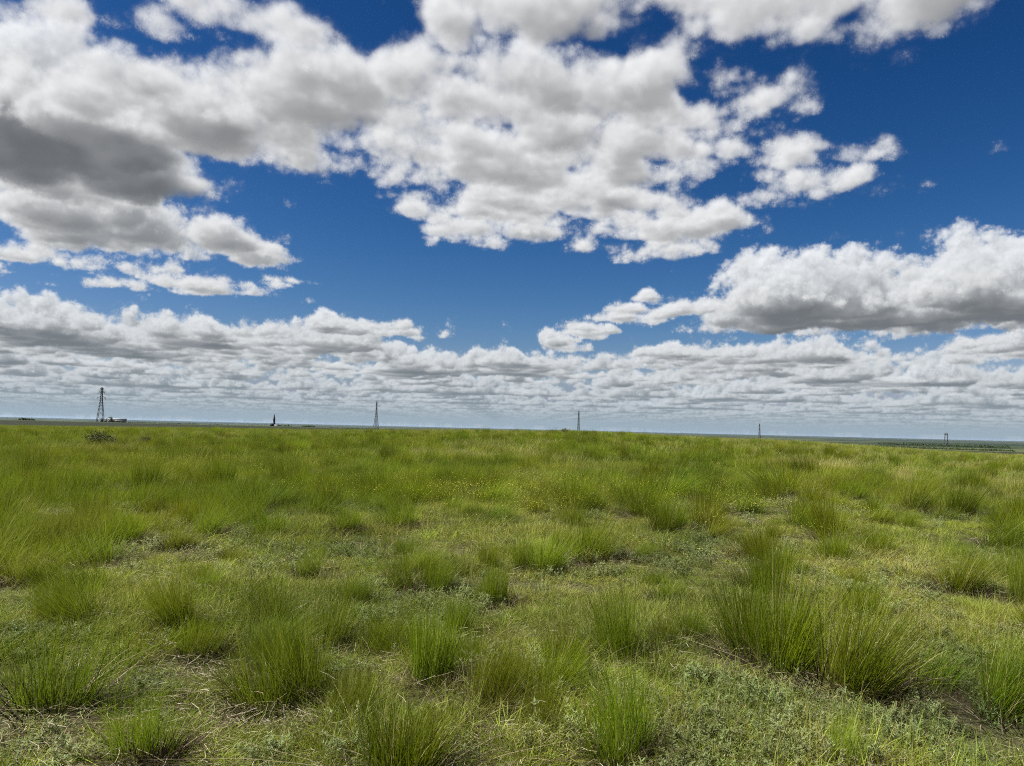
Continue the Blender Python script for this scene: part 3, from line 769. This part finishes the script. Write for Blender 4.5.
pylon(100, 760, 387.5, 'tallest lattice pylon with wide spread legs, beside the pale farm at the far left', 5.6, 1.9, .62, ((.70, 3.4), (.86, 2.4), (.95, 1.6)), .30, .7)
pylon(376, 1000, 401, 'slim lattice pylon standing between the dark pointed tower and the middle of the horizon', 5.6, 1.5, .6, ((.74, 2.0), (.9, 1.4)), .30, 1.25)
pylon(578.5, 1000, 411, 'pylon with a bare straight mast rising at the middle of the horizon', 4.2, 1.9, .4, ((.72, 2.0), (.88, 1.6)), .28, 1.1)
pylon(759.5, 1250, 423.5, 'shortest and faintest pylon, right of the middle of the horizon', 3.6, 2.0, .4, ((.74, 2.4), (.9, 1.9)), .30, .9)
# two legged portal pylon
x, y = at_range(946, 1400); z0 = float(gz(x, y)); dx, dy, dz = ray(946, 431.5); H = EYE + dz/math.hypot(dx, dy)*1400 - z0
o = thing('portal_pylon', 'two legged portal pylon over the dark fields at the far right', 'pylon', (x, y, z0), .1)
for sg in (-1, 1):
    s = Soup()
    for k in range(9):
        a0, a1 = H*.9*k/9, H*.9*(k+1)/9; c0 = sg*(2.9 - 1.2*k/9); c1 = sg*(2.9 - 1.2*(k+1)/9)
        for j in (-.45, .45):
            s.bar((c0 + j, 0, a0), (c1 + j, 0, a1), .45)
        s.bar((c0 - .45, 0, a0), (c1 + .45, 0, a1), .2)
    obj('leg', s.mesh('leg', m_steel), o)
s = Soup(); s.bar((-3.4, 0, H*.80), (3.4, 0, H*.80), .5); s.bar((-3.2, 0, H*.86), (3.2, 0, H*.86), .4)
for k in range(6): s.bar((-3.2 + k*1.06, 0, H*.80), (-2.1 + k*1.06, 0, H*.86), .22)
obj('crossarm', s.mesh('crossarm', m_steel), o)
s = Soup(); s.bar((1.3, 0, H*.86), (1.5, 0, H), .4); s.bar((-1.4, 0, H*.86), (-.2, 0, H*.93), .3); obj('earth_wire_peak', s.mesh('earth_wire_peak', m_steel), o)

# pointed tower with its low hall
R_ = 1000.; x, y = at_range(274, R_); z0 = float(gz(x, y)); dx, dy, dz = ray(274, 413.8); H = EYE + dz/math.hypot(dx, dy)*R_ - z0
o = thing('pointed_tower', 'dark pointed tower with a low pale hall at its foot on the horizon', 'tower', (x, y, z0), .2)
s = Soup(); s.lathe([(1.55, 0), (1.5, H*.30), (1.35, H*.32), (1.25, H*.58), (1.4, H*.59), (1.4, H*.62)], 8); obj('shaft', s.mesh('shaft', m_dark), o)
s = Soup(); s.lathe([(1.2, H*.62), (.95, H*.75), (.5, H*.88), (.06, H)], 8); obj('spire', s.mesh('spire', m_dark), o)
s = Soup(); s.box((-3.1, 0, H*.13), (3.2, 4, H*.26)); obj('side_hall', s.mesh('side_hall', m_dark), o)
s = Soup(); s.box((3.3, -1, 1.0), (5, 5, 2.0)); h_ = obj('hall', s.mesh('hall', m_white), o)
s = Soup(); s.gable(.6, 6.0, -3.8, 1.8, 2.0, 3.0); obj('roof', s.mesh('roof', m_roof), h_)

# farm beside the tallest pylon
def building(name, px, r, wid, dep, hw, hr, label, cat, rz=.05, wall=None, group=None, doors=1):
    x, y = at_range(px, r); z0 = float(gz(x, y))
    o = thing(name, label, cat, (x, y, z0 - .1), rz - math.atan2(x, y)*1.0, group)
    s = Soup(); s.box((0, 0, hw/2), (wid, dep, hw)); w_ = obj('wall', s.mesh('wall', wall or m_white), o)
    s = Soup(); s.gable(-wid/2 - .3, wid/2 + .3, -dep/2 - .3, dep/2 + .3, hw, hw + hr); obj('roof', s.mesh('roof', m_roof), o)
    for k in range(doors):
        s = Soup(); s.box((-wid/2 + wid*(k + .5)/doors, -dep/2 - .04, hw*.38), (min(2.4, wid*.3), .08, hw*.76)); obj('door', s.mesh('door', m_door), o)
building('long_barn', 118, 900, 15, 8, 3.2, 1.5, 'long low pale barn right of the tallest pylon', 'barn', doors=3)
building('farm_house', 109.2, 880, 2.6, 4, 3.4, 1.2, 'small white house under the little tree beside the long barn', 'house')
building('farm_house', 105.6, 880, 2.0, 3, 3.3, 1.0, 'narrowest white house, between the pylon and the tree', 'house')
building('farm_house', 101.0, 880, 2.4, 4, 2.6, 1.0, 'white house seen behind the legs of the tallest pylon', 'house')

def leafy(s, c, rx, ry, rz_, n, leaf, seed):
    """crown of leaf sized faces gathered in clumps"""
    r = np.random.default_rng(seed)
    cl = r.standard_normal((max(6, n//60), 3)); cl /= np.linalg.norm(cl, axis=1)[:, None]; cl *= (.35 + .6*r.random(len(cl)))[:, None]
    k = r.integers(0, len(cl), n)
    p = (cl[k] + .24*r.standard_normal((n, 3)))*np.array([rx, ry, rz_]) + np.array(c)
    u = r.standard_normal((n, 3)); u /= np.linalg.norm(u, axis=1)[:, None]; v = np.cross(u, r.standard_normal((n, 3))); v /= np.linalg.norm(v, axis=1)[:, None]
    l = (leaf*(.6 + .8*r.random(n)))[:, None]; i = np.arange(n)
    s.add(np.concatenate([p - u*l, p - v*l*.6, p + u*l, p + v*l*.6]), [np.stack([i, n+i, 2*n+i, 3*n+i], 1)])
def tree(px, r, h, label, seed, group=None):
    x, y = at_range(px, r); z0 = float(gz(x, y))
    o = thing('tree', label, 'tree', (x, y, z0 - .05), 0, group)
    s = Soup(); s.lathe([(h*.05, 0), (h*.035, h*.2), (h*.02, h*.7)], 7)
    rr = np.random.default_rng(seed)
    for k in range(5):
        a = rr.random()*6.28; s.bar((0, 0, h*(.25 + .08*k)), (math.cos(a)*h*.22, math.sin(a)*h*.22, h*(.45 + .09*k)), h*.03, h*.012)
    obj('trunk', s.mesh('trunk', m_bark), o)
    s = Soup(); leafy(s, (0, 0, h*.6), h*.32, h*.32, h*.36, 900, h*.045, seed); obj('crown', s.mesh('crown', m_crown), o)
tree(109.8, 895, 6.4, 'little round tree above the white house at the far left farm', 1)
tree(101.8, 868, 4.0, 'low dark tree at the foot of the tallest pylon', 2)
# woods and shelterbelts far off
s = Soup(); q = 0
for (px0, px1, r, h) in ((18, 34, 1500, 5), (127, 200, 1900, 5), (278, 292, 1500, 4.0), (303, 315, 1350, 4.0), (45, 95, 2600, 6), (210, 260, 2600, 7), (880, 1010, 2600, 7), (330, 420, 4200, 8), (620, 740, 4800, 9), (850, 1015, 900, 2.0)):
    n = max(6, int((px1 - px0)*1.3))
    for k in range(n):
        px = px0 + (px1 - px0)*(k + rng.random())/n; x, y = at_range(px, r*(1 + .02*rng.standard_normal())); hh = h*(.6 + .6*rng.random()); q += 1
        leafy(s, (x, y, float(gz(x, y)) + hh*.45), max(hh*.6, r*.0009), hh*.6, hh*.5, 90, hh*.14, 4000 + q)
tag(obj('far_woodland', s.mesh('far_woodland', m_crown)), 'dark shelterbelts and woods far off across the plain', 'woodland', kind='stuff')

def bush(px, py, wpx, hpx, label, seed):
    x, y = on_ground(px, py); d = math.hypot(x, y); w = wpx/F_PX*d; h = hpx/F_PX*d
    o = thing('bush', label, 'bush', (x, y, float(gz(x, y))), 0)
    s = Soup(); rr = np.random.default_rng(seed)
    for k in range(12):
        a = rr.random()*6.28; s.bar((0, 0, 0), (math.cos(a)*w*.3*rr.random(), math.sin(a)*w*.3, h*(.5 + .4*rr.random())), .03, .012)
    obj('stems', s.mesh('stems', m_bark), o)
    s = Soup(); leafy(s, (0, 0, h*.55), w*.45, w*.4, h*.45, 2600, max(.02, h*.035), seed); obj('foliage', s.mesh('foliage', m_bush), o)
bush(101, 448, 30, 15, 'brownish bush in the grass below the tallest pylon', 5)
bush(146, 446, 12, 9, 'smaller dark bush right of the brownish one in the far left grass', 6)
bush(566, 434, 10, 6, 'tiny dark bush on the grassy crest just left of the middle pylon', 7)

# ------------------------------------------------------------------ sky, sun, haze, camera
W = bpy.data.worlds.new('World'); scene.world = W; W.use_nodes = True
nt = NT(W.node_tree); nt.n.clear()
sky = nt.new('ShaderNodeTexSky', sky_type='NISHITA', sun_disc=False)
sky.sun_elevation = SUN_EL; sky.sun_rotation = SUN_AZ % (2*PI); sky.altitude = 300; sky.air_density = 1.0; sky.dust_density = .4; sky.ozone_density = 2.2
PW, PH = PANO
pano, _ = cloud_panorama(PW, PH, SUNV, BLOBS)
im = bpy.data.images.new('cloud_panorama', PW, PH, alpha=True, float_buffer=True); im.colorspace_settings.name = 'Non-Color'; im.alpha_mode = 'CHANNEL_PACKED'
im.pixels.foreach_set(np.ascontiguousarray(pano, np.float32).ravel()); im.update(); im.pack()
tc = nt.new('ShaderNodeTexCoord'); sp = nt.new('ShaderNodeSeparateXYZ'); nt.l.new(tc.outputs['Generated'], sp.inputs[0])
az = nt.math('ARCTAN2', sp.outputs[0], sp.outputs[1]); el = nt.math('ARCSINE', sp.outputs[2])
u = nt.math('MULTIPLY_ADD', az, 180/PI/(2*AZ_HALF), .5); v = nt.math('MAXIMUM', nt.math('MULTIPLY', el, 180/PI/EL_MAX), .5/PH)
cb = nt.new('ShaderNodeCombineXYZ'); nt.put(cb.inputs[0], u); nt.put(cb.inputs[1], v)
it = nt.new('ShaderNodeTexImage', extension='MIRROR', interpolation='Linear'); it.image = im; nt.l.new(cb.outputs[0], it.inputs[0])
k_ = CLOUD_K/SKY_K
cl = nt.mix(1.0, it.outputs['Color'], (k_, k_, k_), 'MULTIPLY')
ch = nt.new('ShaderNodeSeparateColor'); nt.l.new(sky.outputs[0], ch.inputs[0]); cc = nt.new('ShaderNodeCombineColor')
fit = [nt.math('MULTIPLY', nt.math('POWER', nt.math('MULTIPLY', ch.outputs[i_], SKY_K), pw), k_/SKY_K) for i_, (pw, k_) in enumerate(SKYFIT)]   # deep, polarised looking blue
fit[0] = nt.math('MINIMUM', fit[0], nt.math('MULTIPLY', fit[1], .72)); fit[1] = nt.math('MINIMUM', fit[1], nt.math('MULTIPLY', fit[2], .8))
for i_ in range(3): nt.put(cc.inputs[i_], fit[i_])
sk = nt.mix(it.outputs['Alpha'], cc.outputs[0], (0, 0, 0))
add = nt.mix(1.0, sk, cl, 'ADD')
for n in W.node_tree.nodes:
    if n.type == 'MIX': n.clamp_result = False; n.clamp_factor = False
bg = nt.new('ShaderNodeBackground'); nt.l.new(add, bg.inputs[0]); bg.inputs[1].default_value = SKY_K
wo = nt.new('ShaderNodeOutputWorld'); nt.l.new(bg.outputs[0], wo.inputs[0])
W.cycles.sampling_method = 'MANUAL'; W.cycles.sample_map_resolution = 512

L = bpy.data.lights.new('sun', 'SUN'); L.energy = SUN_W; L.angle = math.radians(.53); L.color = (1, .955, .88)
lo = bpy.data.objects.new('sun', L); C.objects.link(lo)
from mathutils import Vector, Matrix
lo.rotation_euler = Vector(SUNV).to_track_quat('Z', 'Y').to_euler(); lo.location = (-30, 0, 60)

if HAZE:
    s = Soup(); s.box((0, 0, -11.0), (92800, 92800, 96)); m, nt, out = material('haze_air')
    pv = nt.new('ShaderNodeVolumePrincipled'); pv.inputs['Color'].default_value = (.50, .66, .9, 1); pv.inputs['Density'].default_value = HAZE; pv.inputs['Anisotropy'].default_value = .2
    nt.l.new(pv.outputs[0], out.inputs['Volume']); m.cycles.homogeneous_volume = True if hasattr(m.cycles, 'homogeneous_volume') else None
    tag(obj('haze', s.mesh('haze', m)), 'thin blue haze over the far plain', 'haze', kind='stuff')

cd = bpy.data.cameras.new('camera'); co = bpy.data.objects.new('camera', cd); C.objects.link(co)
cd.sensor_width = 36; cd.lens = 36*F_PX/1024; cd.clip_start = .1; cd.clip_end = 200000
fw = Vector((0, math.cos(PITCH), math.sin(PITCH))); rt = Vector((1, 0, 0)); up = rt.cross(fw)
c_, s_ = math.cos(ROLL), math.sin(ROLL)
r2 = rt*c_ + up*s_; u2 = up*c_ - rt*s_
M = Matrix((r2, u2, -fw)).transposed().to_4x4(); M.translation = (0, 0, EYE); co.matrix_world = M
scene.camera = co
cy = scene.cycles
cy.pixel_filter_type = 'BLACKMAN_HARRIS'; cy.filter_width = 1.05
cy.max_bounces = 5; cy.diffuse_bounces = 3; cy.glossy_bounces = 1; cy.transmission_bounces = 3; cy.transparent_max_bounces = 4; cy.volume_bounces = 0
cy.use_denoising = DENOISE; cy.sample_clamp_indirect = 4
vs = scene.view_settings; vs.view_transform = 'Standard'; vs.look = 'None'; vs.exposure = EXPO; vs.gamma = 1; vs.use_curve_mapping = False
